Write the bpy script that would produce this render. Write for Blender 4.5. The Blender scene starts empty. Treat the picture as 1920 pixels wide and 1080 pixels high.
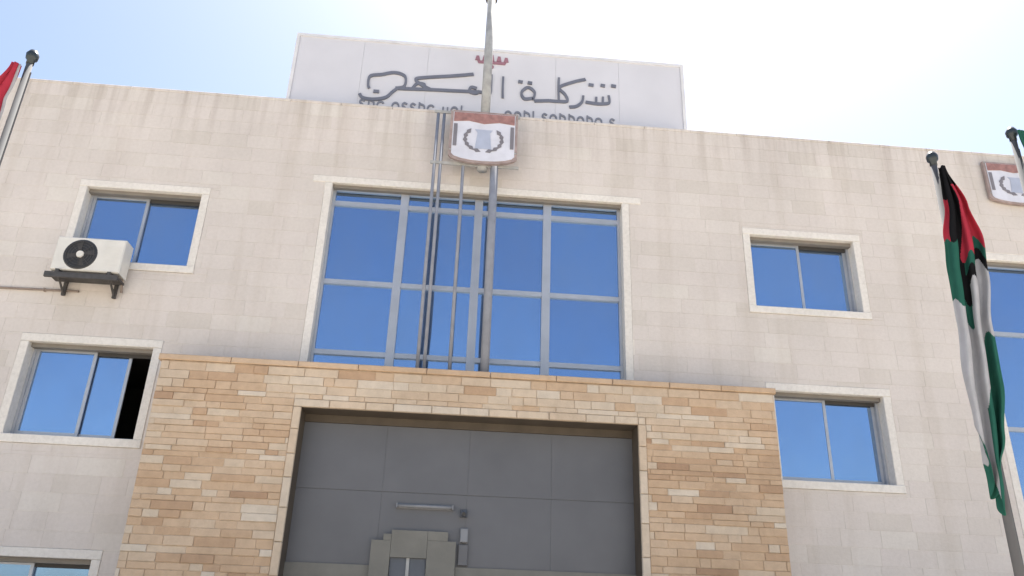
import bpy, bmesh, math, random
from mathutils import Vector, Matrix, noise as mnoise

SC = bpy.context.scene
COL = SC.collection
R = math.radians
random.seed(7)

# ------------------------------------------------------------------ camera
PITCH, ROLL, YAW, FPX = R(23.702), R(2.054), R(4.029), 1500.0
cd = bpy.data.cameras.new('camera')
cam = bpy.data.objects.new('camera', cd)
COL.objects.link(cam)
SC.camera = cam
fw = Vector((math.sin(YAW) * math.cos(PITCH), math.cos(YAW) * math.cos(PITCH), math.sin(PITCH)))
r0 = Vector((math.cos(YAW), -math.sin(YAW), 0))
u0 = r0.cross(fw)
rr = r0 * math.cos(ROLL) + u0 * math.sin(ROLL)
uu = -r0 * math.sin(ROLL) + u0 * math.cos(ROLL)
m = Matrix((rr, uu, -fw)).transposed().to_4x4()
m.translation = Vector((0, -14, 1.6))
cam.matrix_world = m
cd.sensor_width = 36
cd.lens = 36 * FPX / 1920
cd.clip_end = 2000

# ------------------------------------------------------------------ sky and sun
SUN_AZ, SUN_EL = R(22), R(66)          # azimuth from +Y towards +X: behind the building, slightly right
world = bpy.data.worlds.new('World')
SC.world = world
world.use_nodes = True
wn = world.node_tree
bg = wn.nodes['Background']
sky = wn.nodes.new('ShaderNodeTexSky')
sky.sky_type = 'NISHITA'
sky.sun_disc = False
sky.sun_elevation = SUN_EL
sky.sun_rotation = SUN_AZ
sky.air_density = 1.0
sky.dust_density = 1.9
sky.ozone_density = 0.25
wn.links.new(sky.outputs[0], bg.inputs['Color'])
bg.inputs['Strength'].default_value = 0.066
sd = bpy.data.lights.new('sun', 'SUN')
sd.energy = 5.0
sd.angle = R(0.5)
sd.color = (1.0, 0.95, 0.87)
sun = bpy.data.objects.new('sun', sd)
COL.objects.link(sun)
to_sun = Vector((math.sin(SUN_AZ) * math.cos(SUN_EL), math.cos(SUN_AZ) * math.cos(SUN_EL), math.sin(SUN_EL)))
sun.rotation_euler = to_sun.to_track_quat('Z', 'Y').to_euler()
sun.location = to_sun * 60
vs = SC.view_settings
vs.view_transform = 'Standard'
vs.look = 'None'
vs.gamma = 1
vs.exposure = 1.82

# ------------------------------------------------------------------ materials
MATS = {}


def new_mat(name):
    mt = bpy.data.materials.new(name)
    mt.use_nodes = True
    MATS[name] = mt
    nt = mt.node_tree
    return mt, nt, nt.nodes['Principled BSDF']


def node(nt, kind, **kw):
    n = nt.nodes.new(kind)
    for k, v in kw.items():
        if k in n.inputs:
            n.inputs[k].default_value = v
        else:
            setattr(n, k, v)
    return n


def coords(nt, scale=(1, 1, 1), world_space=True):
    mp = node(nt, 'ShaderNodeMapping')
    mp.inputs['Scale'].default_value = scale
    if world_space:
        g = node(nt, 'ShaderNodeNewGeometry')
        nt.links.new(g.outputs['Position'], mp.inputs['Vector'])
    else:
        g = node(nt, 'ShaderNodeTexCoord')
        nt.links.new(g.outputs['Object'], mp.inputs['Vector'])
    return mp.outputs[0]


def noise(nt, vec, scale, detail=4, rough=0.55):
    n = node(nt, 'ShaderNodeTexNoise', Scale=scale, Detail=detail, Roughness=rough)
    nt.links.new(vec, n.inputs['Vector'])
    return n.outputs['Fac']


def ramp(nt, fac, stops):
    n = node(nt, 'ShaderNodeValToRGB')
    e = n.color_ramp.elements
    while len(e) < len(stops):
        e.new(0.5)
    for i, (p, c) in enumerate(stops):
        e[i].position = p
        e[i].color = (*c, 1) if len(c) == 3 else c
    nt.links.new(fac, n.inputs[0])
    return n.outputs[0]


def mul(nt, a, b, fac=1.0, mode='MULTIPLY'):
    n = node(nt, 'ShaderNodeMix', data_type='RGBA', blend_type=mode)
    if isinstance(fac, float):
        n.inputs[0].default_value = fac
    else:
        nt.links.new(fac, n.inputs[0])
    for sock, v in ((n.inputs[6], a), (n.inputs[7], b)):
        if isinstance(v, tuple):
            sock.default_value = (*v, 1)
        else:
            nt.links.new(v, sock)
    return n.outputs[2]


def bump(nt, bsdf, fac, strength, dist):
    b = node(nt, 'ShaderNodeBump', Strength=strength, Distance=dist)
    nt.links.new(fac, b.inputs['Height'])
    nt.links.new(b.outputs[0], bsdf.inputs['Normal'])


def plain(name, col, rough=0.6, metal=0.0, var=0.12, scale=3.0, bmp=0.0):
    mt, nt, b = new_mat(name)
    v = coords(nt)
    f = noise(nt, v, scale)
    lo, hi = 1 - var, 1 + var * 0.6
    c = ramp(nt, f, [(0.3, tuple(x * lo for x in col)), (0.7, tuple(min(1, x * hi) for x in col))])
    nt.links.new(c, b.inputs['Base Color'])
    b.inputs['Roughness'].default_value = rough
    b.inputs['Metallic'].default_value = metal
    if bmp:
        bump(nt, b, noise(nt, v, scale * 14, 5), bmp, 0.01)
    return mt


def stone_mat(name, stops, mott=0.18, streak=0.0, bmp=0.35, rough=0.85, fine=16.0):
    """stone whose colour is picked by the 'tint' number stored on each piece"""
    mt, nt, b = new_mat(name)
    at = node(nt, 'ShaderNodeAttribute', attribute_name='tint')
    c = ramp(nt, at.outputs['Fac'], stops)
    v = coords(nt)
    big = ramp(nt, noise(nt, v, 0.55, 5), [(0.3, (1 - mott,) * 3), (0.7, (1.0,) * 3)])
    c = mul(nt, c, big)
    lo_ = 0.92 if streak else 0.84
    sm = ramp(nt, noise(nt, v, fine, 6, 0.65), [(0.25, (lo_, lo_ - 0.005, lo_ - 0.015)), (0.6, (1, 1, 1))])
    c = mul(nt, c, sm)
    if streak:
        # dirt washed down from the coping: long narrow streaks that fade out lower on the wall
        sv = coords(nt, (2.6, 1.0, 0.16))
        s1 = ramp(nt, noise(nt, sv, 1.6, 4, 0.6), [(0.47, (0,) * 3), (0.72, (1,) * 3)])
        sep = node(nt, 'ShaderNodeSeparateXYZ')
        g = node(nt, 'ShaderNodeNewGeometry')
        nt.links.new(g.outputs['Position'], sep.inputs[0])
        mr = node(nt, 'ShaderNodeMapRange')
        mr.inputs[1].default_value = 10.3
        mr.inputs[2].default_value = 11.7
        nt.links.new(sep.outputs['Z'], mr.inputs[0])
        mm = node(nt, 'ShaderNodeMath', operation='MULTIPLY')
        nt.links.new(mr.outputs[0], mm.inputs[0])
        nt.links.new(s1, mm.inputs[1])
        m2 = node(nt, 'ShaderNodeMath', operation='MULTIPLY')
        m2.inputs[1].default_value = streak
        nt.links.new(mm.outputs[0], m2.inputs[0])
        c = mul(nt, c, (0.52, 0.47, 0.43), m2.outputs[0])
        # faint run-off marks all the way down
        s2 = ramp(nt, noise(nt, coords(nt, (1.9, 1.0, 0.10)), 1.1, 5, 0.6), [(0.5, (1.0, 1.0, 1.0)), (0.75, (0.90, 0.885, 0.86))])
        c = mul(nt, c, s2)
    nt.links.new(c, b.inputs['Base Color'])
    b.inputs['Roughness'].default_value = rough
    bump(nt, b, noise(nt, v, 28, 6, 0.6), bmp, 0.012)
    return mt


stone_mat('limestone', [(0.0, (0.625, 0.575, 0.525)), (0.35, (0.65, 0.598, 0.555)), (0.65, (0.665, 0.61, 0.57)),
                        (1.0, (0.68, 0.635, 0.585))], mott=0.13, streak=0.6, bmp=0.22)
stone_mat('trim_stone', [(0.0, (0.74, 0.70, 0.65)), (1.0, (0.80, 0.765, 0.71))], mott=0.14, bmp=0.12)
stone_mat('portal_stone', [(0.0, (0.44, 0.285, 0.18)), (0.15, (0.53, 0.36, 0.23)), (0.4, (0.60, 0.43, 0.285)),
                           (0.65, (0.62, 0.465, 0.325)), (0.85, (0.65, 0.53, 0.40)), (1.0, (0.69, 0.60, 0.49))],
          mott=0.2, bmp=1.0, fine=6.0)
plain('mortar', (0.74, 0.69, 0.635), 0.95, var=0.15, bmp=0.3)
plain('portal_mortar', (0.52, 0.41, 0.30), 0.95, var=0.2, bmp=0.4)
plain('reveal_shade_brown', (0.095, 0.075, 0.055), 0.8, var=0.2, bmp=0.3)  # dark brown with the shade of the portal recess put into the colour
plain('aluminium', (0.42, 0.44, 0.48), 0.4, 0.4, var=0.08)
plain('soffit_shade_brown', (0.20, 0.18, 0.155), 0.7)  # colour of the painted shade under the window lintels
plain('sash_shade_dark', (0.05, 0.047, 0.045), 0.7)  # near black, painted shade above the deeper sash
plain('dark_frame', (0.10, 0.11, 0.13), 0.45, 0.3, var=0.1)
plain('grey_panel', (0.128, 0.128, 0.136), 0.42, 0.15, var=0.14, scale=0.8)
plain('interior_dark', (0.035, 0.030, 0.030), 0.9)
plain('white_enamel', (0.68, 0.66, 0.61), 0.45, var=0.08)
plain('grille_black', (0.03, 0.03, 0.032), 0.5)
plain('bracket_steel', (0.085, 0.080, 0.078), 0.6, 0.4, var=0.25, scale=8)
plain('post_grey', (0.26, 0.275, 0.32), 0.85, 0.0, var=0.15, scale=5)
plain('galvanised', (0.38, 0.38, 0.37), 0.7, 0.1, var=0.2, scale=6)
plain('pole_paint', (0.10, 0.10, 0.105), 0.9, 0.0, var=0.08)
plain('finial_dark', (0.035, 0.045, 0.05), 0.35, 0.3)
plain('sign_white', (0.60, 0.60, 0.64), 0.5, var=0.05, scale=0.9)
plain('sign_edge', (0.66, 0.66, 0.68), 0.5)
plain('letter_grey', (0.15, 0.16, 0.20), 0.5)
plain('letter_small', (0.20, 0.21, 0.25), 0.55)
plain('logo_red', (0.30, 0.15, 0.19), 0.55)
plain('emblem_red', (0.32, 0.17, 0.155), 0.6, var=0.3, scale=9)
plain('emblem_rim', (0.33, 0.26, 0.245), 0.6, var=0.25, scale=7)
plain('emblem_white', (0.62, 0.63, 0.70), 0.5)
plain('emblem_blue', (0.40, 0.44, 0.55), 0.5)
plain('emblem_leaf', (0.19, 0.18, 0.20), 0.5)
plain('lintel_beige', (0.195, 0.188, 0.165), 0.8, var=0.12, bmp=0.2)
plain('lamp_plastic', (0.24, 0.245, 0.26), 0.35)
plain('cable_brown', (0.24, 0.19, 0.16), 0.7)
plain('roof_screed', (0.45, 0.42, 0.38), 0.9, var=0.2)
plain('rear_plaster', (0.55, 0.50, 0.44), 0.9, var=0.12)


def glass_mat():
    mt, nt, b = new_mat('blue_glass')
    v = coords(nt)
    at = node(nt, 'ShaderNodeObjectInfo')
    c = ramp(nt, at.outputs['Random'], [(0.0, (0.285, 0.42, 0.65)), (1.0, (0.345, 0.50, 0.73))])
    nt.links.new(c, b.inputs['Base Color'])
    b.inputs['Metallic'].default_value = 1.0
    b.inputs['Roughness'].default_value = 0.066
    bump(nt, b, noise(nt, v, 0.8, 2), 0.16, 0.05)
    # dusty film over the mirror coating; its blue-grey also stands for even sky reflection
    d = node(nt, 'ShaderNodeBsdfDiffuse')
    d.inputs['Color'].default_value = (0.17, 0.22, 0.30, 1)
    mx = node(nt, 'ShaderNodeMixShader')
    fl = node(nt, 'ShaderNodeMapRange')
    fl.inputs[1].default_value, fl.inputs[2].default_value = 0.3, 0.7
    fl.inputs[3].default_value, fl.inputs[4].default_value = 0.10, 0.24
    nt.links.new(noise(nt, coords(nt, (1, 1, 0.5)), 1.3, 4), fl.inputs[0])
    nt.links.new(fl.outputs[0], mx.inputs[0])
    nt.links.new(b.outputs[0], mx.inputs[1])
    nt.links.new(d.outputs[0], mx.inputs[2])
    nt.links.new(mx.outputs[0], nt.nodes['Material Output'].inputs['Surface'])
    return mt


glass_mat()


def cloth_mat(name, col):
    mt, nt, b = new_mat(name)
    nt.nodes.remove(b)
    out = nt.nodes['Material Output']
    v = coords(nt)
    c = ramp(nt, noise(nt, v, 7, 3), [(0.3, tuple(x * 0.85 for x in col)), (0.7, col)])
    d = node(nt, 'ShaderNodeBsdfDiffuse')
    t = node(nt, 'ShaderNodeBsdfTranslucent')
    mx = node(nt, 'ShaderNodeMixShader')
    mx.inputs[0].default_value = 0.22
    for s in (d, t):
        nt.links.new(c, s.inputs['Color'])
    nt.links.new(d.outputs[0], mx.inputs[1])
    nt.links.new(t.outputs[0], mx.inputs[2])
    nt.links.new(mx.outputs[0], out.inputs['Surface'])
    return mt


cloth_mat('flag_black', (0.018, 0.018, 0.020))
cloth_mat('flag_red', (0.48, 0.05, 0.08))
cloth_mat('flag_green', (0.035, 0.14, 0.105))
cloth_mat('flag_white', (0.50, 0.50, 0.52))


def ground_mat():
    mt, nt, b = new_mat('paving')
    v = coords(nt)
    br = node(nt, 'ShaderNodeTexBrick', Scale=2.0)
    br.inputs['Color1'].default_value = (0.50, 0.45, 0.385, 1)
    br.inputs['Color2'].default_value = (0.45, 0.405, 0.345, 1)
    br.inputs['Mortar'].default_value = (0.22, 0.20, 0.17, 1)
    nt.links.new(v, br.inputs['Vector'])
    c = mul(nt, br.outputs['Color'], ramp(nt, noise(nt, v, 0.4), [(0.3, (0.8,) * 3), (0.7, (1,) * 3)]))
    nt.links.new(c, b.inputs['Base Color'])
    b.inputs['Roughness'].default_value = 0.85
    return mt


ground_mat()


# ------------------------------------------------------------------ mesh helpers
class MB:
    def __init__(self):
        self.v, self.f, self.t = [], [], []

    def box(self, x0, x1, y0, y1, z0, z1, tint=0.5, ch=0.0):
        """box; ch chamfers the edges of the front (y0) face"""
        n = len(self.v)
        if ch:
            self.v += [(x0 + ch, y0, z0 + ch), (x1 - ch, y0, z0 + ch), (x1 - ch, y0, z1 - ch), (x0 + ch, y0, z1 - ch),
                       (x0, y0 + ch, z0), (x1, y0 + ch, z0), (x1, y0 + ch, z1), (x0, y0 + ch, z1),
                       (x0, y1, z0), (x1, y1, z0), (x1, y1, z1), (x0, y1, z1)]
            fs = [(0, 1, 2, 3), (4, 5, 1, 0), (5, 6, 2, 1), (6, 7, 3, 2), (7, 4, 0, 3),
                  (8, 9, 5, 4), (9, 10, 6, 5), (10, 11, 7, 6), (11, 8, 4, 7), (11, 10, 9, 8)]
        else:
            self.v += [(x0, y0, z0), (x1, y0, z0), (x1, y0, z1), (x0, y0, z1),
                       (x0, y1, z0), (x1, y1, z0), (x1, y1, z1), (x0, y1, z1)]
            fs = [(0, 1, 2, 3), (5, 4, 7, 6), (4, 0, 3, 7), (1, 5, 6, 2), (3, 2, 6, 7), (4, 5, 1, 0)]
        self.f += [tuple(i + n for i in q) for q in fs]
        self.t += [tint] * len(fs)
        return self

    def quad(self, a, b, c, d, tint=0.5):
        n = len(self.v)
        self.v += [a, b, c, d]
        self.f.append((n, n + 1, n + 2, n + 3))
        self.t.append(tint)
        return self

    def tube(self, p, q, r0, r1=None, seg=14, caps=True):
        r1 = r0 if r1 is None else r1
        p, q = Vector(p), Vector(q)
        d = (q - p).normalized()
        a = d.orthogonal().normalized()
        b = d.cross(a)
        n = len(self.v)
        for c, r in ((p, r0), (q, r1)):
            for i in range(seg):
                th = 2 * math.pi * i / seg
                self.v.append(tuple(c + (a * math.cos(th) + b * math.sin(th)) * r))
        for i in range(seg):
            j = (i + 1) % seg
            self.f.append((n + i, n + j, n + seg + j, n + seg + i))
            self.t.append(0.5)
        if caps:
            self.f.append(tuple(n + i for i in reversed(range(seg))))
            self.f.append(tuple(n + seg + i for i in range(seg)))
            self.t += [0.5, 0.5]
        return self

    def lathe(self, prof, c, seg=18):
        n = len(self.v)
        for r, z in prof:
            for i in range(seg):
                th = 2 * math.pi * i / seg
                self.v.append((c[0] + r * math.cos(th), c[1] + r * math.sin(th), c[2] + z))
        for k in range(len(prof) - 1):
            for i in range(seg):
                j = (i + 1) % seg
                self.f.append((n + k * seg + i, n + k * seg + j, n + (k + 1) * seg + j, n + (k + 1) * seg + i))
                self.t.append(0.5)
        return self

    def prism(self, pts, y0, y1):
        """outline in x, z (anticlockwise seen from -y) given a thickness in y"""
        n, k = len(self.v), len(pts)
        self.v += [(x, y0, z) for x, z in pts] + [(x, y1, z) for x, z in pts]
        self.f.append(tuple(range(n, n + k)))
        self.f.append(tuple(reversed(range(n + k, n + 2 * k))))
        self.t += [0.5, 0.5]
        for i in range(k):
            j = (i + 1) % k
            self.f.append((n + j, n + i, n + k + i, n + k + j))
            self.t.append(0.5)
        return self

    def build(self, name, mat, parent=None, smooth=False, kind=None):
        me = bpy.data.meshes.new(name)
        me.from_pydata(self.v, [], self.f)
        a = me.attributes.new('tint', 'FLOAT', 'FACE')
        a.data.foreach_set('value', self.t)
        me.materials.append(MATS[mat])
        if smooth:
            me.polygons.foreach_set('use_smooth', [True] * len(me.polygons))
        me.update()
        o = bpy.data.objects.new(name, me)
        COL.objects.link(o)
        if parent is not None:
            o.parent = parent
        if kind:
            o['kind'] = kind
        return o


def thing(name, label, cat, loc=(0, 0, 0), group=None):
    o = bpy.data.objects.new(name, None)
    COL.objects.link(o)
    o.location = loc
    o.empty_display_size = 0.3
    tag(o, label, cat, group)
    return o


def tag(o, label, cat, group=None):
    o['label'] = label
    o['category'] = cat
    if group:
        o['group'] = group
    return o


def cladding(x0, x1, z0, z1, holes, course, lengths, joint, seed, jitter=0.0):
    """running-bond pieces filling a rectangle, cut back around the holes"""
    rnd = random.Random(seed)
    out = []
    zs, z = [], z1
    while z > z0 + 0.02:
        h = course * (1 + rnd.uniform(-jitter, jitter))
        zs.append((max(z - h, z0), z))
        z -= h
    for ri, (za, zb) in enumerate(zs):
        # split the row where a hole starts or stops inside it
        cuts = {za, zb}
        for (hx0, hx1, hz0, hz1) in holes:
            for hz in (hz0, hz1):
                if za + 0.03 < hz < zb - 0.03:
                    cuts.add(hz)
        x = x0 - rnd.uniform(0, lengths[1])
        xs = []
        while x < x1:
            w = rnd.uniform(*lengths)
            xs.append((max(x, x0), min(x + w, x1)))
            x += w
        cl = sorted(cuts)
        for a, b in xs:
            if b - a < 0.05:
                continue
            tint = min(1, max(0, rnd.gauss(0.5, 0.22)))
            subs = []
            for c0, c1 in zip(cl, cl[1:]):
                segs = [(a, b)]
                for (hx0, hx1, hz0, hz1) in holes:
                    if hz0 < (c0 + c1) / 2 < hz1:
                        ns = []
                        for s, e in segs:
                            if e <= hx0 or s >= hx1:
                                ns.append((s, e))
                            else:
                                if s < hx0:
                                    ns.append((s, hx0))
                                if e > hx1:
                                    ns.append((hx1, e))
                        segs = ns
                subs.append((c0, c1, segs))
            if len(subs) > 1 and all(s[2] == subs[0][2] for s in subs):
                subs = [(subs[0][0], subs[-1][1], subs[0][2])]
            for c0, c1, segs in subs:
                for s, e in segs:
                    if e - s > 0.04 and c1 - c0 > 0.03:
                        out.append((s + joint / 2, e - joint / 2, c0 + joint / 2, c1 - joint / 2, tint, rnd.random()))
    return out


# ------------------------------------------------------------------ ground
g = MB().quad((-400, -400, 0), (400, -400, 0), (400, 400, 0), (-400, 400, 0)).build('ground', 'paving')
g['kind'] = 'structure'

# ------------------------------------------------------------------ the building
bld = thing('stone_building', 'three storey pale limestone building with blue mirror windows and a brown stone portal',
            'building', (0, 0, 0))
WX0, WX1, WTOP = -13.0, 15.0, 11.66

# openings in the facade: x0, x1, z0, z1
WIN = {
    'L1': (-7.28, -5.12, 7.78, 9.33), 'L2': (-7.52, -5.38, 4.50, 6.15), 'L3': (-7.60, -5.60, 0.95, 2.55),
    'R1': (5.78, 7.94, 7.72, 9.29), 'R2': (5.95, 8.06, 4.37, 6.02), 'R3': (6.0, 8.05, 0.95, 2.55),
    'W': (-2.66, 3.16, 5.60, 9.80), 'FR': (10.42, 14.2, 1.9, 9.08),
}
PORT = (-2.62, 3.30, 0.0, 5.12)
SUR = 0.15
holes = []
for k, (a, b, c, d) in WIN.items():
    s = 0.15 if k in ('W', 'FR') else SUR
    holes.append((a - s, b + s, c - (0 if k == 'W' else s), d + s))
holes.append(PORT)

# backing wall: one sheet of cells with the openings left out
bw = MB()
xs = sorted({WX0, WX1, *[h[0] for h in holes], *[h[1] for h in holes]})
zs = sorted({0.0, WTOP, *[h[2] for h in holes], *[h[3] for h in holes]})
for xa, xb in zip(xs, xs[1:]):
    for za, zb in zip(zs, zs[1:]):
        cx, cz = (xa + xb) / 2, (za + zb) / 2
        if not any(h[0] < cx < h[1] and h[2] < cz < h[3] for h in holes):
            bw.quad((xa, 0.004, za), (xb, 0.004, za), (xb, 0.004, zb), (xa, 0.004, zb))
# back of the parapet, roof deck, sides and rear
bw.quad((WX1, 0.36, 10.9), (WX0, 0.36, 10.9), (WX0, 0.36, WTOP), (WX1, 0.36, WTOP))
bw.quad((WX0, 0.022, WTOP), (WX1, 0.022, WTOP), (WX1, 0.36, WTOP), (WX0, 0.36, WTOP))
wall = bw.build('facade_wall', 'mortar', bld)
MB().quad((WX0, 0.36, 10.9), (WX1, 0.36, 10.9), (WX1, 12, 10.9), (WX0, 12, 10.9)).build('roof_deck', 'roof_screed', bld)
MB().quad((WX0, 12, 0), (WX0, 0.022, 0), (WX0, 0.022, WTOP), (WX0, 12, WTOP)) \
    .quad((WX1, 0.022, 0), (WX1, 12, 0), (WX1, 12, WTOP), (WX1, 0.022, WTOP)) \
    .quad((WX1, 12, 0), (WX0, 12, 0), (WX0, 12, WTOP), (WX1, 12, WTOP)).build('rear_wall', 'rear_plaster', bld)

# cladding stones
blocks = cladding(WX0, WX1, 0.0, WTOP, holes, 0.30, (0.42, 0.80), 0.003, 11)


def hidden(b):
    x, z = (b[0] + b[1]) / 2, (b[2] + b[3]) / 2
    if -4.95 < x < 5.65 and z < 6.0:
        return True                                   # behind the portal
    return not (-9.4 < x < 11.6 and 2.3 < z)


vis = sorted([b for b in blocks if not hidden(b)], key=lambda b: (b[2] - 1.6) ** 2 + ((b[0] + b[1]) / 2) ** 2)
# the largest in view are the wide ones that stand nearest
vis.sort(key=lambda b: -((b[1] - b[0]) * (b[3] - b[2])) / (196 + (b[2] - 1.6) ** 2 + ((b[0] + b[1]) / 2) ** 2))
single = set(id(b) for b in vis[:300])
rest = MB()
for b in blocks:
    y0 = -0.0015 * b[5]
    if id(b) in single:
        MB().box(b[0], b[1], y0, 0.03, b[2], b[3], b[4], 0.0012).build('stone', 'limestone', wall)
    else:
        rest.box(b[0], b[1], y0, 0.03, b[2], b[3], b[4], 0.0012)
rest.build('stone_cladding', 'limestone', wall, kind='stuff')

# coping along the parapet
x = WX0
rnd = random.Random(3)
while x < WX1:
    w = min(rnd.uniform(0.9, 1.15), WX1 - x)
    MB().box(x + 0.004, x + w - 0.004, -0.006, 0.40, WTOP + 0.003, WTOP + 0.068, rnd.random(), 0.008).build('coping_stone', 'limestone', wall)
    x += w


# windows ---------------------------------------------------------------
def surround(wn, x0, x1, z0, z1, s, sill=True, ext=0.0):
    yf, yb = -0.014, 0.34
    MB().box(x0 - s - ext, x1 + s + ext, yf, yb, z1, z1 + s - 0.004, 0.6, 0.008).build('lintel', 'trim_stone', wn)
    zb = z0 if sill else z0
    MB().box(x0 - s + 0.003, x0, yf + 0.003, yb, zb, z1 - 0.002, 0.5, 0.008).build('jamb', 'trim_stone', wn)
    MB().box(x1, x1 + s - 0.003, yf + 0.003, yb, zb, z1 - 0.002, 0.45, 0.008).build('jamb', 'trim_stone', wn)
    if sill:
        MB().box(x0 - s, x1 + s, yf - 0.012, yb, z0 - s + 0.004, z0 - 0.002, 0.7, 0.008).build('sill', 'trim_stone', wn)


def room(wn, x0, x1, z0, z1):
    """dark room behind an opening"""
    mb = MB()
    a, b, c, d = x0 - 0.1, x1 + 0.1, z0 - 0.1, z1 + 0.1
    y0, y1 = 0.345, 3.2
    mb.quad((a, y1, c), (b, y1, c), (b, y1, d), (a, y1, d))
    mb.quad((a, y0, c), (a, y1, c), (a, y1, d), (a, y0, d))
    mb.quad((b, y1, c), (b, y0, c), (b, y0, d), (b, y1, d))
    mb.quad((a, y0, c), (b, y0, c), (b, y1, c), (a, y1, c))
    mb.quad((a, y1, d), (b, y1, d), (b, y0, d), (a, y0, d))
    mb.build('room_interior', 'interior_dark', wn)


def ring(mb, x0, x1, z0, z1, w, y0, y1):
    mb.box(x0, x1, y0, y1, z0, z0 + w)
    mb.box(x0, x1, y0, y1, z1 - w, z1)
    mb.box(x0, x0 + w, y0 + 0.001, y1, z0 + w, z1 - w)
    mb.box(x1 - w, x1, y0 + 0.001, y1, z0 + w, z1 - w)


def small_window(key, open_to=None):
    x0, x1, z0, z1 = WIN[key]
    yo = 0.22
    fr = MB()
    ring(fr, x0, x1, z0, z1, 0.05, yo, yo + 0.12)
    wn = fr.build('window', 'aluminium', bld)
    surround(wn, x0, x1, z0, z1, SUR)
    room(wn, x0, x1, z0, z1)
    MB().box(x0 + 0.002, x1 - 0.002, 0.10, yo - 0.002, z1 - 0.075, z1 - 0.003).build('soffit_shade', 'soffit_shade_brown', wn)  # solid brown strip standing in for the shaded soffit of the lintel
    MB().box((x0 + x1) / 2 + 0.04, x1 - 0.052, yo + 0.03, yo + 0.07, z1 - 0.13, z1 - 0.052).build('sash_head_shade', 'sash_shade_dark', wn)  # dark box added as the deeper shade over the set-back right sash
    mid = (x0 + x1) / 2
    fx0, fx1 = x0 + 0.05, x1 - 0.05
    a = (fx0, mid + 0.03)
    b = (mid - 0.03, fx1) if open_to is None else open_to
    for (sa, sb), y in ((a, yo + 0.025), (b, yo + 0.075)):
        sash = MB()
        ring(sash, sa, sb, z0 + 0.05, z1 - 0.05, 0.055, y, y + 0.035)
        sash.build('sash', 'aluminium', wn)
        MB().box(sa + 0.05, sb - 0.05, y + 0.012, y + 0.022, z0 + 0.10, z1 - 0.10).build('pane', 'blue_glass', wn)
    return wn


small_window('L1')
# the lower left window stands open: its right sash is slid back towards the middle
small_window('L2', open_to=(-6.72, -5.82))
small_window('L3')
small_window('R1')
small_window('R2')
small_window('R3')


def curtain_window(key, cols, rows, vw, hw, s, ext, sill):
    x0, x1, z0, z1 = WIN[key]
    yo = 0.18
    fr = MB()
    ring(fr, x0, x1, z0, z1, 0.06, yo, yo + 0.12)
    wn = fr.build('window', 'aluminium', bld)
    surround(wn, x0, x1, z0, z1, s, sill=sill, ext=ext)
    MB().box(x0 + 0.002, x1 - 0.002, 0.07, yo - 0.022, z1 - 0.07, z1 - 0.003).build('soffit_shade', 'soffit_shade_brown', wn)  # brown strip in place of the shade under the window head
    xs = [x0] + cols + [x1]
    zs = [z0] + rows + [z1]
    for c in cols:
        MB().box(c - vw / 2, c + vw / 2, yo - 0.02, yo + 0.09, z0 + 0.06, z1 - 0.06).build('mullion', 'aluminium', wn)
    for r in rows:
        for a, b in zip(xs, xs[1:]):
            ia = a + (0.06 if a == x0 else vw / 2)
            ib = b - (0.06 if b == x1 else vw / 2)
            MB().box(ia, ib, yo - 0.005, yo + 0.085, r - hw / 2, r + hw / 2).build('transom', 'aluminium', wn)
    rn = random.Random(5)
    for a, b in zip(xs, xs[1:]):
        for c, d in zip(zs, zs[1:]):
            o = MB().box(a + 0.02 - (a + b) / 2, b - 0.02 - (a + b) / 2, -0.005, 0.005,
                         c + 0.02 - (c + d) / 2, d - 0.02 - (c + d) / 2).build('pane', 'blue_glass', wn)
            o.location = ((a + b) / 2, yo + 0.055, (c + d) / 2)
            o.rotation_euler = (R(rn.uniform(-0.25, 0.25)), 0, R(rn.uniform(-0.25, 0.25)))
    MB().quad((x0, 0.36, z0), (x1, 0.36, z0), (x1, 0.36, z1), (x0, 0.36, z1)).build('backing', 'interior_dark', wn)
    return wn


curtain_window('W', [-1.22, 0.27, 1.66], [6.33, 7.745, 9.45], 0.16, 0.09, 0.15, 0.24, False)
curtain_window('FR', [11.85, 13.1], [3.9, 5.58, 7.53], 0.12, 0.075, 0.15, 0.0, True)

# entrance portal ---------------------------------------------------------
PX0, PX1, PTOP, PY = -4.90, 5.60, 5.80, -0.80
OX0, OX1, OZ = -2.50, 3.17, 5.02
pc = MB()
pc.box(PX0, OX0 - 0.004, PY + 0.016, 0.0215, 0.0, OZ)
pc.box(OX1 + 0.004, PX1, PY + 0.016, 0.0215, 0.0, OZ)
pc.box(PX0, PX1, PY + 0.016, 0.0215, OZ + 0.002, PTOP - 0.105)
portal = pc.build('entrance_portal', 'portal_mortar', bld)
TR = 0.13
pst = cladding(PX0, PX1, 0.0, PTOP - 0.115, [(OX0 - TR, OX1 + TR, 0.0, OZ + TR)], 0.118, (0.18, 0.72), 0.006, 23, 0.30)
prest = MB()
rnd = random.Random(31)
big = sorted([b for b in pst if b[3] > 2.2], key=lambda b: -(b[1] - b[0]) * (b[3] - b[2]))
big = set(id(b) for b in big[:300])
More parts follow.
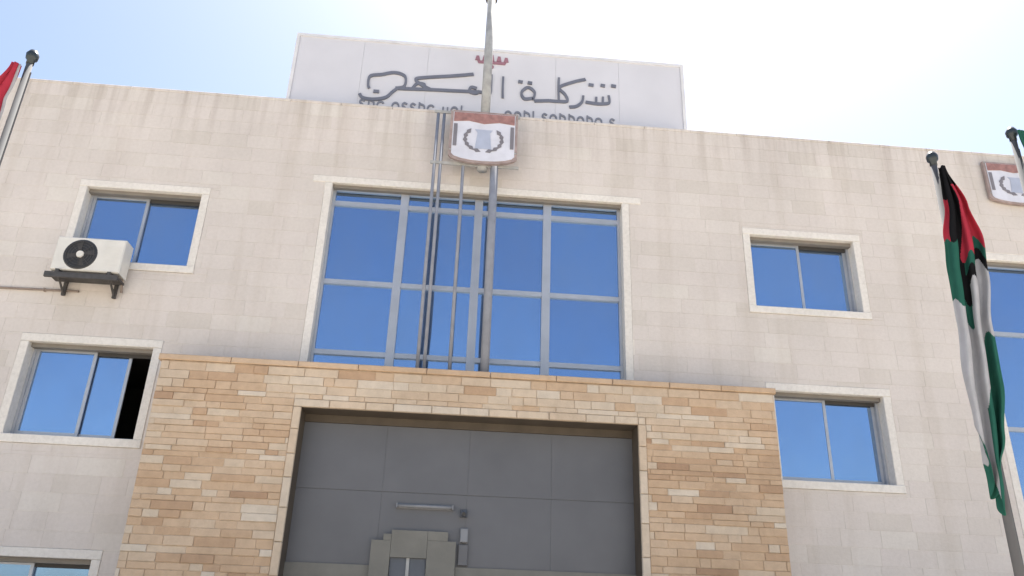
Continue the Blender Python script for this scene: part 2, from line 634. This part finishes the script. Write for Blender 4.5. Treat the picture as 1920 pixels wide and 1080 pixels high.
for b in pst:
    patch = mnoise.noise(Vector((b[0] * 0.9, 3.1, b[2] * 1.1))) + 0.5 * mnoise.noise(Vector((b[0] * 2.1, 7.7, b[2] * 2.6)))
    tint = rnd.gauss(0.52, 0.15) + 0.38 * patch
    if rnd.random() < 0.24:
        tint = rnd.choice([rnd.gauss(0.15, 0.1), rnd.gauss(0.88, 0.1), rnd.gauss(0.88, 0.1)])
    px_, pz_ = (b[0] + b[1]) / 2, (b[2] + b[3]) / 2
    if (OX0 - 0.55 < px_ < OX1 + 0.35 and pz_ > OZ - 0.2) and rnd.random() < 0.8:
        tint = tint * 0.35 + 0.60                      # the paler stones were kept for the head of the opening
    tint = min(1, max(0, tint))
    y0 = PY + 0.012 - 0.022 * b[5]
    if id(b) in big:
        MB().box(b[0], b[1], y0, PY + 0.05, b[2], b[3], tint, 0.006).build('stone', 'portal_stone', portal)
    else:
        prest.box(b[0], b[1], y0, PY + 0.05, b[2], b[3], tint, 0.006)
prest.build('stone_cladding', 'portal_stone', portal, kind='stuff')
# pale edging stones round the opening
z = 0.0
while z < OZ - 0.01:
    h = min(rnd.uniform(0.35, 0.6), OZ - z)
    for xa, xb in ((OX0 - TR + 0.004, OX0), (OX1, OX1 + TR - 0.004)):
        MB().box(xa, xb, PY - 0.018 - 0.006 * rnd.random(), PY + 0.05, z + 0.005, z + h - 0.005, rnd.uniform(0.78, 1.0), 0.008).build('edging_stone', 'portal_stone', portal)
    z += h
x = OX0 - TR + 0.004
while x < OX1 + TR - 0.01:
    w = min(rnd.uniform(0.4, 0.75), OX1 + TR - 0.004 - x)
    MB().box(x, x + w - 0.01, PY - 0.018 - 0.006 * rnd.random(), PY + 0.05, OZ + 0.003, OZ + TR - 0.004, rnd.uniform(0.75, 1.0), 0.008).build('edging_stone', 'portal_stone', portal)
    x += w
# cornice slabs
x = PX0 - 0.05
while x < PX1 + 0.04:
    w = min(rnd.uniform(0.8, 1.2), PX1 + 0.05 - x)
    MB().box(x, x + w - 0.008, PY - 0.03, 0.018, PTOP - 0.10, PTOP, rnd.uniform(0.35, 0.6), 0.012).build('cornice_slab', 'portal_stone', portal)
    x += w
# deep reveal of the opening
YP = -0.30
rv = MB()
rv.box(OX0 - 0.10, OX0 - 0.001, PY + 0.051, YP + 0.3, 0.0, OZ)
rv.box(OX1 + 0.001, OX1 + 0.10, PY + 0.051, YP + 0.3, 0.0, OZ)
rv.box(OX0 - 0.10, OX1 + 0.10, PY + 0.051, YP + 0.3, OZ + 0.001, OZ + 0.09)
rv.build('reveal', 'reveal_shade_brown', portal)
# grey cladding sheet over the entrance, door head below it
rnd = random.Random(44)
clad = MB().box(OX0, OX1, YP + 0.012, YP + 0.06, 2.60, OZ - 0.13).build('panel_backing', 'grey_panel', bld)
for i in range(4):
    for za, zb in ((2.60, 3.78), (3.785, OZ - 0.13)):
        xa = OX0 + (OX1 - OX0) * i / 4
        o = MB().box(-0.7078, 0.7078, -0.006, 0.006, (za - zb) / 2 + 0.002, (zb - za) / 2 - 0.002, ch=0.001).build('grey_panel', 'grey_panel', clad)
        o.location = (xa + (OX1 - OX0) / 8, YP + 0.005, (za + zb) / 2)
        o.rotation_euler = (R(rnd.uniform(-0.04, 0.04)), 0, R(rnd.uniform(-0.04, 0.04)))
MB().box(OX0, OX1, YP - 0.03, YP + 0.06, OZ - 0.129, OZ).build('panel_head_shade', 'reveal_shade_brown', bld)  # added dark strip that thickens the shaded band of the portal soffit
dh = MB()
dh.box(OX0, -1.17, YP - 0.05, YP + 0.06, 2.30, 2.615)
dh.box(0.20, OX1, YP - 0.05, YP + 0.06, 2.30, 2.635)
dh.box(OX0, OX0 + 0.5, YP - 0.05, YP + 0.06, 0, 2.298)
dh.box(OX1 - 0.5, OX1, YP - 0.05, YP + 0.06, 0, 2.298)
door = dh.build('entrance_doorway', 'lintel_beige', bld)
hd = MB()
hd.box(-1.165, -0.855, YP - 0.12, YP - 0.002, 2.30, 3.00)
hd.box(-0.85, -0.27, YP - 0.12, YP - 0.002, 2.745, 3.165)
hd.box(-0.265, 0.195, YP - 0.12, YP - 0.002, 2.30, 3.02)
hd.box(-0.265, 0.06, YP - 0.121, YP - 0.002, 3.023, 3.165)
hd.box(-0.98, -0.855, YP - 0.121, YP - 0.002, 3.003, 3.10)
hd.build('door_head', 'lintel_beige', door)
MB().box(-0.848, -0.272, YP - 0.06, YP - 0.003, 2.30, 2.743).build('transom_light', 'dark_frame', door)
MB().box(-0.585, -0.535, YP - 0.09, YP - 0.061, 2.30, 2.743).build('mullion', 'galvanised', door)
for a, b in ((OX0 + 0.5, -1.0), (-1.0, 0.335), (0.335, 1.5), (1.5, OX1 - 0.5)):
    lf = MB()
    ring(lf, a + 0.01, b - 0.01, 0.02, 2.28, 0.08, YP, YP + 0.05)
    lf.build('door_leaf', 'aluminium', door)
    MB().box(a + 0.08, b - 0.08, YP + 0.02, YP + 0.03, 0.09, 2.21).build('pane', 'blue_glass', door)
for k in range(2):
    MB().box(PX0 + 0.3 * (1 - k), PX1 - 0.3 * (1 - k), PY - 0.9 + 0.32 * k, YP, 0.002 + 0.15 * k, 0.15 + 0.15 * k, 0.4).build('step', 'portal_stone', portal)

# ------------------------------------------------------------------ things on the entrance
lamp = thing('wall_lamp', 'slim pale batten lamp on the grey panel above the entrance', 'lamp', (0, 0, 0))
MB().box(-0.82, 0.12, YP - 0.05, YP - 0.002, 3.52, 3.60, ch=0.012).build('base_plate', 'lamp_plastic', lamp)
MB().tube((-0.80, YP - 0.075, 3.56), (0.10, YP - 0.075, 3.56), 0.028).build('diffuser', 'lamp_plastic', lamp, True)
for xx in (-0.82, 0.10):
    MB().box(xx, xx + 0.02, YP - 0.11, YP - 0.051, 3.525, 3.595).build('end_cap', 'lamp_plastic', lamp)
sc_ = thing('security_camera', 'small dark camera beside the batten lamp above the entrance', 'camera')
MB().box(0.235, 0.355, YP - 0.03, YP - 0.002, 3.42, 3.55, ch=0.01).build('mount', 'dark_frame', sc_)
MB().tube((0.295, YP - 0.03, 3.485), (0.295, YP - 0.16, 3.46), 0.045, 0.05).build('housing', 'dark_frame', sc_, True)
MB().tube((0.295, YP - 0.16, 3.46), (0.295, YP - 0.175, 3.457), 0.032).build('lens', 'grille_black', sc_)
ib = thing('junction_box', 'small grey box with a darker casing right of the raised door head', 'box')
MB().box(0.255, 0.385, YP - 0.09, YP - 0.002, 3.02, 3.24, ch=0.012).build('cover', 'lamp_plastic', ib)
MB().box(0.235, 0.40, YP - 0.07, YP - 0.002, 2.66, 2.99, ch=0.012).build('casing', 'grey_panel', ib)
for zz in (2.74, 2.82, 2.90):
    MB().box(0.26, 0.375, YP - 0.078, YP - 0.071, zz, zz + 0.025).build('slat', 'grey_panel', ib)

# ------------------------------------------------------------------ air conditioner
ac = thing('air_conditioner', 'white outdoor air conditioner on a dark bracket under the upper left window', 'air conditioner',
           (-6.70, -0.26, 7.36))
AW, AH = 0.60, 0.66                               # half width, height
cs = MB()
cs.box(-AW, AW, -0.19, 0.16, 0.0, AH, ch=0.02)
cs.build('casing', 'white_enamel', ac)
FX, FZ = -0.14, 0.32
bmv = MB()
seg = 36
ringv = []
for r, y in ((0.295, -0.191), (0.275, -0.205), (0.255, -0.205), (0.245, -0.193)):
    ringv.append([(FX + r * math.cos(2 * math.pi * i / seg), y, FZ + r * math.sin(2 * math.pi * i / seg)) for i in range(seg)])
for k in range(3):
    for i in range(seg):
        j = (i + 1) % seg
        bmv.quad(ringv[k][i], ringv[k][j], ringv[k + 1][j], ringv[k + 1][i])
bmv.build('fan_shroud', 'grille_black', ac)
disc = MB()
disc.prism([(FX + 0.262 * math.cos(2 * math.pi * i / seg), FZ + 0.262 * math.sin(2 * math.pi * i / seg)) for i in range(seg)], -0.194, -0.1905)
disc.build('fan_opening', 'grille_black', ac)
for k in range(4):
    th = k * math.pi / 2 + 0.4
    pts = []
    for r, w in ((0.06, -0.25), (0.23, -0.38), (0.24, 0.05), (0.06, 0.3)):
        pts.append((FX + r * math.cos(th + w), FZ + r * math.sin(th + w)))
    MB().prism(pts, -0.199, -0.1945).build('fan_blade', 'bracket_steel', ac)
gr = MB()
for rad in (0.10, 0.15, 0.20, 0.245):
    pv = [(FX + rad * math.cos(2 * math.pi * i / seg), -0.212, FZ + rad * math.sin(2 * math.pi * i / seg)) for i in range(seg)]
    for i in range(seg):
        gr.tube(pv[i], pv[(i + 1) % seg], 0.004, seg=5, caps=False)
for k in range(8):
    th = k * math.pi / 4
    gr.tube((FX + 0.05 * math.cos(th), -0.212, FZ + 0.05 * math.sin(th)), (FX + 0.27 * math.cos(th), -0.205, FZ + 0.27 * math.sin(th)), 0.005, seg=5)
gr.build('grille', 'bracket_steel', ac)
MB().tube((FX, -0.20, FZ), (FX, -0.222, FZ), 0.07, 0.06, 20).build('hub', 'white_enamel', ac)
for k in range(6):
    MB().box(0.26, 0.52, -0.194, -0.1905, 0.14 + k * 0.07, 0.165 + k * 0.07).build('louvre', 'white_enamel', ac)
for xx in (-0.47, 0.42):
    br = MB()
    br.box(xx, xx + 0.06, -0.24, 0.22, -0.062, -0.004)
    br.box(xx, xx + 0.06, 0.17, 0.222, -0.34, -0.063)
    br.tube((xx + 0.03, -0.2, -0.06), (xx + 0.03, 0.19, -0.31), 0.02)
    br.build('bracket', 'bracket_steel', ac)
MB().box(-0.64, 0.62, -0.245, -0.19, -0.16, -0.063).build('shelf_rail', 'bracket_steel', ac)
MB().box(-0.60, 0.60, -0.18, 0.14, -0.10, -0.063).build('drip_tray', 'bracket_steel', ac)
MB().tube((0.56, 0.1, -0.004), (0.56, 0.2, -0.22), 0.022).build('hose', 'cable_brown', ac)

cb = MB()
px = WX0 + 0.1
pts = []
rnd = random.Random(2)
while px < -6.75:
    pts.append((px, -0.035, 7.10 + 0.012 * (px + 9) + rnd.uniform(-0.006, 0.006)))
    px += 0.6
for a, b in zip(pts, pts[1:]):
    cb.tube(a, b, 0.022, seg=8)
for a in pts[::3]:
    cb.box(a[0] - 0.012, a[0] + 0.012, -0.06, 0.0, a[2] - 0.03, a[2] + 0.03)
tag(cb.build('wall_pipe', 'cable_brown'), 'thin brown pipe running along the wall to the air conditioner', 'pipe')

# ------------------------------------------------------------------ roof sign
SX0, SX1, SZ0, SZ1, SY = -3.97, 4.76, 11.35, 13.80, 0.42
rs = thing('roof_sign', 'large pale lettered signboard standing on the roof behind the parapet', 'signboard', (0, 0, 0))
MB().box(SX0 + 0.07, SX1 - 0.07, SY + 0.012, SY + 0.16, SZ0 + 0.07, SZ1 - 0.07).build('backing', 'sign_edge', rs)
for i in range(6):
    pw = (SX1 - SX0 - 0.14) / 6
    xa = SX0 + 0.07 + pw * i
    MB().box(xa + 0.002, xa + pw - 0.002, SY, SY + 0.011, SZ0 + 0.07, SZ1 - 0.07, ch=0.001).build('panel', 'sign_white', rs)
fr = MB()
ring(fr, SX0, SX1, SZ0, SZ1, 0.07, SY - 0.025, SY + 0.20)
fr.build('frame', 'sign_edge', rs)
for xx in (-3.2, -0.9, 1.5, 3.9):
    lg = MB()
    lg.box(xx, xx + 0.08, SY + 0.205, SY + 0.285, 10.9, SZ1 - 0.1)
    lg.tube((xx + 0.04, SY + 0.25, 13.0), (xx + 0.04, SY + 1.6, 10.92), 0.03)
    lg.build('support_leg', 'galvanised', rs)


def crom(P, n=7):
    P = [Vector((a, b)) for a, b in P]
    if len(P) < 3:
        return P
    Q = [P[0] * 2 - P[1]] + P + [P[-1] * 2 - P[-2]]
    out = []
    for i in range(1, len(Q) - 2):
        p0, p1, p2, p3 = Q[i - 1:i + 3]
        for k in range(n):
            t = k / n
            out.append(0.5 * (2 * p1 + (p2 - p0) * t + (2 * p0 - 5 * p1 + 4 * p2 - p3) * t * t + (3 * p1 - p0 - 3 * p2 + p3) * t ** 3))
    out.append(P[-1])
    return out


def stroke(mb, P, w, y0, y1):
    """calligraphic stroke: thicker where it runs level, thinner where it climbs"""
    P = crom(P)
    L, Rr = [], []
    for i, p in enumerate(P):
        d = (P[min(i + 1, len(P) - 1)] - P[max(i - 1, 0)])
        d = d.normalized() if d.length > 1e-6 else Vector((1, 0))
        ww = w * (0.62 + 0.38 * abs(d.x)) / 2
        nrm = Vector((-d.y, d.x))
        L.append(p + nrm * ww)
        Rr.append(p - nrm * ww)
    n = len(mb.v)
    k = len(P)
    for lst, y in ((L, y0), (Rr, y0), (L, y1), (Rr, y1)):
        mb.v += [(q.x, y, q.y) for q in lst]
    for i in range(k - 1):
        mb.f += [(n + i, n + k + i, n + k + i + 1, n + i + 1),
                 (n + i + 1, n + 2 * k + i + 1, n + 2 * k + i, n + i),
                 (n + k + i, n + 3 * k + i, n + 3 * k + i + 1, n + k + i + 1)]
    mb.f += [(n, n + 2 * k, n + 3 * k, n + k), (n + k - 1, n + 2 * k - 1, n + 4 * k - 1, n + 3 * k - 1)]
    mb.t = [0.5] * len(mb.f)


STROKES = [
    [[(3.02, 12.77), (3.03, 12.58), (2.9, 12.53), (2.73, 12.52), (2.5, 12.54)], [(2.89, 12.72), (2.885, 12.56)], [(2.74, 12.70), (2.735, 12.56)],
     [(2.57, 13.02), (2.68, 13.01)], [(2.84, 13.03), (2.94, 13.02)], [(3.08, 13.04), (3.19, 13.03)]],
    [[(2.45, 12.71), (2.42, 12.54), (2.3, 12.41), (2.14, 12.37)]],
    [[(2.5, 13.16), (2.23, 13.06), (1.91, 12.88), (2.04, 12.7), (2.09, 12.53), (1.9, 12.5), (1.69, 12.5)],
     [(1.9, 13.15), (1.89, 12.85), (1.9, 12.52)]],
    [[(1.69, 12.5), (1.36, 12.46)], [(1.33, 12.48), (1.36, 12.69), (1.21, 12.81), (1.07, 12.66), (1.14, 12.5), (1.33, 12.53)],
     [(0.99, 12.95), (1.09, 12.94)], [(1.2, 12.94), (1.3, 12.93)]],
    [[(0.65, 13.05), (0.65, 12.73), (0.66, 12.47)]],
    [[(0.39, 13.08), (0.39, 12.77), (0.37, 12.57), (0.19, 12.58)]],
    [[(0.19, 12.58), (0.04, 12.58), (-0.43, 12.56), (-0.94, 12.54), (-1.33, 12.52)],
     [(-0.01, 13.05), (-0.45, 12.96), (-1.03, 12.86), (-1.27, 12.79), (-1.13, 12.65), (-0.94, 12.55)],
     [(0.08, 12.67), (-0.04, 12.69), (-0.08, 12.58), (0.06, 12.54), (0.15, 12.6)]],
    [[(-1.33, 12.52), (-1.23, 12.67), (-1.07, 12.66), (-1.08, 12.53)], [(-1.33, 12.52), (-1.52, 12.51), (-1.69, 12.51)]],
    [[(-1.68, 12.5), (-1.5, 12.58), (-1.51, 12.84), (-1.74, 12.92), (-2.02, 12.84), (-2.26, 12.77), (-2.28, 12.54), (-2.25, 12.45)]],
    [[(-1.65, 12.5), (-1.75, 12.39), (-1.88, 12.24), (-2.13, 12.17), (-2.36, 12.19), (-2.44, 12.29)], [(-2.15, 12.38), (-2.03, 12.38)]],
]
for li, letter in enumerate(STROKES):
    mb = MB()
    for k, s in enumerate(letter):
        stroke(mb, s, 0.076, SY - 0.03 - 0.001 * k - 0.0004 * li, SY - 0.002)
    mb.build('letter', 'letter_grey', rs)
# the smaller line under it, whose lower half the parapet hides
rnd = random.Random(12)
for xa, xb in ((-2.42, -0.2), (0.72, 3.26)):
    x = xa
    while x < xb:
        form = rnd.choice('olcvtiosd')
        mb = MB()
        y0, y1 = SY - 0.02, SY - 0.002
        if form in 'oc':
            pts = [(x + 0.075 + 0.07 * math.cos(a), 12.12 + 0.10 * math.sin(a)) for a in [k * math.pi / 5 + 0.6 for k in range(11 if form == 'o' else 8)]]
            stroke(mb, pts, 0.05, y0, y1)
            w = 0.15
        elif form == 'v':
            stroke(mb, [(x, 12.22), (x + 0.06, 12.0)], 0.05, y0, y1)
            stroke(mb, [(x + 0.13, 12.22), (x + 0.07, 12.0)], 0.05, y0 - 0.001, y1)
            w = 0.13
        elif form == 't':
            stroke(mb, [(x + 0.05, 12.28), (x + 0.05, 12.02)], 0.055, y0, y1)
            stroke(mb, [(x, 12.20), (x + 0.11, 12.20)], 0.045, y0 - 0.001, y1)
            w = 0.11
        elif form == 's':
            stroke(mb, [(x + 0.11, 12.20), (x + 0.05, 12.23), (x + 0.01, 12.17), (x + 0.07, 12.11), (x + 0.10, 12.05), (x + 0.02, 12.01)], 0.05, y0, y1)
            w = 0.12
        elif form == 'd':
            stroke(mb, [(x + 0.02, 12.28), (x + 0.02, 12.02)], 0.055, y0, y1)
            stroke(mb, [(x + 0.03, 12.24), (x + 0.12, 12.19), (x + 0.12, 12.08), (x + 0.03, 12.03)], 0.05, y0 - 0.001, y1)
            w = 0.14
        else:
            stroke(mb, [(x + 0.02, 12.28 if form == 'l' else 12.21), (x + 0.02, 12.02)], 0.055, y0, y1)
            w = 0.04
        mb.build('letter', 'letter_small', rs).location.z = -0.09
        x += w + rnd.choice([0.055, 0.055, 0.06, 0.17])
# little dull red crest over the lettering
cr = MB()
cx, cz = 0.38, 13.38
cr.prism([(cx - 0.30, cz), (cx + 0.30, cz), (cx + 0.33, cz + 0.07), (cx - 0.33, cz + 0.07)], SY - 0.02, SY - 0.002)
cr.build('crest_band', 'logo_red', rs)
for k in range(5):
    a = cx - 0.32 + k * 0.16
    MB().prism([(a - 0.055, cz + 0.08), (a + 0.055, cz + 0.08), (a + 0.03, cz + 0.24 - 0.02 * abs(k - 2)), (a - 0.03, cz + 0.24 - 0.02 * abs(k - 2))],
               SY - 0.022, SY - 0.002).build('crest_point', 'logo_red', rs)
MB().prism([(cx + 0.05 * math.cos(t * math.pi / 6), cz - 0.08 + 0.05 * math.sin(t * math.pi / 6)) for t in range(12)], SY - 0.02, SY - 0.002).build('crest_dot', 'logo_red', rs)


# ------------------------------------------------------------------ emblems
def emblem(parent, cx, cz, w, h, y):
    """shield-like plate: rim, pale field, red chief, small blue-grey charges; front faces -y"""
    def shield(s):
        hw, hh = w / 2 * s, h / 2 * s
        pts = [(-hw, hh), (-hw, -hh * 0.74)]
        for t in range(1, 8):
            a = math.pi + t * math.pi / 8
            pts.append((hw * math.cos(a), -hh * 0.74 + hh * 0.26 * math.sin(a)))
        pts += [(hw, -hh * 0.74), (hw, hh)]
        return [(cx + a, cz + b) for a, b in pts]
    MB().prism(shield(1.0), y, y + 0.07).build('emblem_plate', 'emblem_rim', parent)
    MB().prism(shield(0.92), y - 0.012, y - 0.002).build('emblem_field', 'emblem_white', parent)
    hw, hh = w / 2 * 0.90, h / 2 * 0.90
    MB().prism([(cx - hw, cz + hh * 0.60), (cx - hw * 0.5, cz + hh * 0.66), (cx, cz + hh * 0.56), (cx + hw * 0.5, cz + hh * 0.66), (cx + hw, cz + hh * 0.60), (cx + hw, cz + hh), (cx - hw, cz + hh)],
               y - 0.024, y - 0.014).build('emblem_chief', 'emblem_red', parent)
    for sd_ in (-1, 1):
        a = cx + sd_ * hw * 0.93
        MB().prism([(a - hw * 0.06, cz - hh * 0.45), (a + hw * 0.06, cz - hh * 0.45), (a + hw * 0.06, cz + hh * 0.5), (a - hw * 0.06, cz + hh * 0.5)],
                   y - 0.022, y - 0.014).build('emblem_border', 'emblem_leaf', parent)
    for sx_ in (-1, 1):
        for sz_ in (-0.55, 0.95):
            MB().tube((cx + sx_ * w * 0.475, y - 0.014, cz + sz_ * h / 2), (cx + sx_ * w * 0.475, y, cz + sz_ * h / 2), 0.018, seg=8).build('fixing_bolt', 'galvanised', parent)
    # two sprays of dull leaves bending up round a pale blue tower
    for sd_ in (-1, 1):
        for k in range(6):
            th = R(-70 + k * 21)
            px_ = cx + sd_ * hw * 0.60 * math.cos(th)
            pz_ = cz - hh * 0.10 + hh * 0.52 * math.sin(th)
            dx, dz = -sd_ * math.sin(th), math.cos(th)
            l, q = 0.085, 0.045
            MB().prism([(px_ - dx * l, pz_ - dz * l), (px_ + dz * q, pz_ - dx * q), (px_ + dx * l, pz_ + dz * l), (px_ - dz * q, pz_ + dx * q)][::1],
                       y - 0.022 - 0.001 * k, y - 0.014).build('emblem_leaf', 'emblem_leaf', parent)
    tw = w * 0.12
    MB().prism([(cx - tw, cz - hh * 0.52), (cx + tw, cz - hh * 0.52), (cx + tw * 0.75, cz + hh * 0.16), (cx + tw * 1.1, cz + hh * 0.30),
                (cx - tw * 1.1, cz + hh * 0.30), (cx - tw * 0.75, cz + hh * 0.16)], y - 0.021, y - 0.014).build('emblem_tower', 'emblem_blue', parent)


es = thing('emblem_stand', 'steel post frame on the portal roof carrying a red and white shield and a mast', 'stand', (0, 0, 0))
EY = -0.40
for xx, rr_ in ((-0.67, 0.032), (-0.55, 0.032), (-0.10, 0.032), (0.52, 0.08)):
    MB().tube((xx, EY, PTOP), (xx, EY, 11.42), rr_).build('post', 'post_grey', es, True)
    MB().box(xx - 0.11, xx + 0.11, EY - 0.11, EY + 0.11, PTOP + 0.001, PTOP + 0.02).build('base_plate', 'galvanised', es)
for zz in (10.15, 11.36):
    MB().box(-0.75, 1.0, EY - 0.036, EY - 0.002, zz, zz + 0.06).build('cross_rail', 'galvanised', es)
MB().tube((0.28, EY + 0.03, 10.1), (0.28, EY + 0.03, 15.4), 0.10, 0.085).build('mast', 'galvanised', es, True)
MB().lathe([(0.10, 0), (0.13, 0.02), (0.13, 0.12), (0.10, 0.14)], (0.28, EY + 0.03, 14.45)).build('collar', 'bracket_steel', es, True)
MB().lathe([(0.0, 0.24), (0.06, 0.21), (0.09, 0.12), (0.06, 0.03), (0.05, 0)], (0.28, EY + 0.03, 15.4)).build('cap', 'bracket_steel', es, True)
emblem(es, 0.27, 10.76, 1.36, 1.22, EY - 0.15)
es2 = thing('wall_emblem', 'red and white shield mounted on the wall at the far right under the parapet', 'emblem', (0, 0, 0))
emblem(es2, 11.75, 10.92, 1.30, 1.02, -0.10)


# ------------------------------------------------------------------ flagpoles and flags
def flag_pole(x, y, top, label):
    fp = thing('flag_pole', label, 'flagpole', (x, y, 0), 'flagpoles in front of the building')
    MB().lathe([(0.32, 0), (0.32, 0.12), (0.16, 0.16), (0.14, 0.34), (0.0, 0.34)], (0, 0, 0)).build('base', 'galvanised', fp, True)
    MB().tube((0, 0, 0.3), (0, 0, top - 0.15), 0.05, 0.034).build('shaft', 'pole_paint', fp, True)
    MB().lathe([(0.0, 0.14), (0.04, 0.125), (0.066, 0.075), (0.06, 0.02), (0.04, 0.0), (0.04, -0.05), (0.0, -0.05)], (0, 0, top - 0.14)).build('finial', 'finial_dark', fp, True)
    MB().tube((0.058, 0, 1.2), (0.042, 0, top - 0.3), 0.008, seg=6).build('halyard', 'pole_paint', fp)
    return fp


def flag(label, x, y, ztop, zbot, path, width, colour, seed, mirror=1, k_=0.75):
    """limp cloth: t runs down, s across; folds deepen downwards"""
    rnd = random.Random(seed)
    NT, NS = 320, 110
    ph = [rnd.uniform(0, 6.28) for _ in range(4)]

    def lerp(tab, t):
        for (a, va), (b, vb) in zip(tab, tab[1:]):
            if t <= b:
                k = (t - a) / (b - a)
                k = k * k * (3 - 2 * k)
                return va + (vb - va) * k
        return tab[-1][1]
    V, F, MI = [], [], []
    for i in range(NT + 1):
        t = i / NT
        c, w = lerp(path, t) * k_, lerp(width, t) * k_
        for j in range(NS + 1):
            s = j / NS - 0.5
            edge = 0.10 * math.sin(5 * s + ph[0]) + 0.10 * abs(math.sin(7 * s + ph[1])) - 0.25 * (s * s) * t
            z = ztop - (ztop - zbot) * (t + 0.55 * edge * t * t)
            amp = 0.03 + 0.035 * min(1, t * 1.5)
            yy = amp * math.sin(s * 15 + 2.3 * t + ph[2]) + 0.014 * math.sin(s * 31 + 5 * t + ph[3])
            xx = c + s * w + 0.018 * math.cos(s * 30 + 4 * t)
            V.append((mirror * xx, yy - 0.10, z))
    mats = ['flag_black', 'flag_red', 'flag_green', 'flag_white']
    for i in range(NT):
        for j in range(NS):
            a = i * (NS + 1) + j
            q = (a, a + NS + 1, a + NS + 2, a + 1)
            F.append(q if mirror > 0 else q[::-1])
            MI.append(colour((i + 0.5) / NT, (j + 0.5) / NS))
    me = bpy.data.meshes.new('flag')
    me.from_pydata([(a, b, c) for a, b, c in V], [], F)
    for n in mats:
        me.materials.append(MATS[n])
    me.polygons.foreach_set('material_index', MI)
    me.polygons.foreach_set('use_smooth', [True] * len(F))
    me.update()
    o = bpy.data.objects.new('flag', me)
    COL.objects.link(o)
    o.location = (x, y, 0)
    sol = o.modifiers.new('thickness', 'SOLIDIFY')
    sol.thickness = 0.006
    tag(o, label, 'flag', 'limp flags on the flagpoles')
    return o


def colour_right(t, s):
    # black and red hang from the hoist, green and black cross the middle, white falls below, green at the tip
    wob = 0.03 * math.sin(9 * s) + 0.02 * math.sin(23 * s + 1)
    tt = t + wob
    if tt < 0.29:
        return 1 if s > 0.50 + 0.10 * math.sin(14 * t) and t > 0.07 else (1 if s < 0.12 and t > 0.12 else 0)
    if tt < 0.37 and s > 0.45:
        return 2 if tt < 0.33 else 0
    if tt < 0.50 and s < 0.48 + 0.1 * (0.5 - tt):
        return 0 if (s > 0.30 and tt < 0.43) else 2
    if tt > 0.70 + 0.25 * (0.55 - s) and s > 0.45:
        return 2
    if tt > 0.95:
        return 2
    return 3


def colour_left(t, s):
    tt = t + 0.03 * math.sin(8 * s)
    if tt < 0.42:
        return 1 if s > 0.14 else 3
    if tt < 0.55:
        return 2 if s > 0.5 else 0
    return 3 if s < 0.6 else 2


def colour_far(t, s):
    tt = t + 0.04 * math.sin(7 * s)
    if tt < 0.30:
        return 2
    if tt < 0.5:
        return 1 if s > 0.4 else 0
    return 3


flag_pole(-4.87, -6.5, 7.40, 'grey flagpole with dark ball at the left edge of the picture')
flag_pole(5.38, -6.5, 6.98, 'grey flagpole holding the long limp flag in front of the right wall')
flag_pole(6.45, -6.5, 7.42, 'flagpole furthest right with its dark tip above the parapet')
flag('limp red, black, white and green flag hanging long beside the right windows', 5.38, -6.5, 6.71, 3.19,
     [(0, 0.03), (0.14, 0.10), (0.26, 0.10), (0.38, 0.06), (0.56, 0.0), (0.74, -0.04), (0.93, -0.09), (1.0, -0.12)],
     [(0, 0.05), (0.14, 0.24), (0.26, 0.42), (0.38, 0.42), (0.56, 0.34), (0.74, 0.38), (0.90, 0.28), (1.0, 0.12)], colour_right, 4, k_=1.0)
flag('red flag cut by the left edge of the picture on its flagpole', -4.87, -6.5, 7.13, 3.9,
     [(0, 0.10), (0.15, 0.26), (0.3, 0.36), (0.6, 0.30), (1.0, 0.22)],
     [(0, 0.10), (0.12, 0.36), (0.3, 0.60), (0.6, 0.6), (1.0, 0.35)], colour_left, 9, mirror=-1)
flag('flag with green top cut by the right edge of the picture', 6.45, -6.5, 7.30, 4.0,
     [(0, 0.05), (0.15, 0.20), (0.3, 0.32), (0.6, 0.30), (1.0, 0.22)],
     [(0, 0.12), (0.12, 0.26), (0.3, 0.50), (0.6, 0.6), (1.0, 0.35)], colour_far, 15)
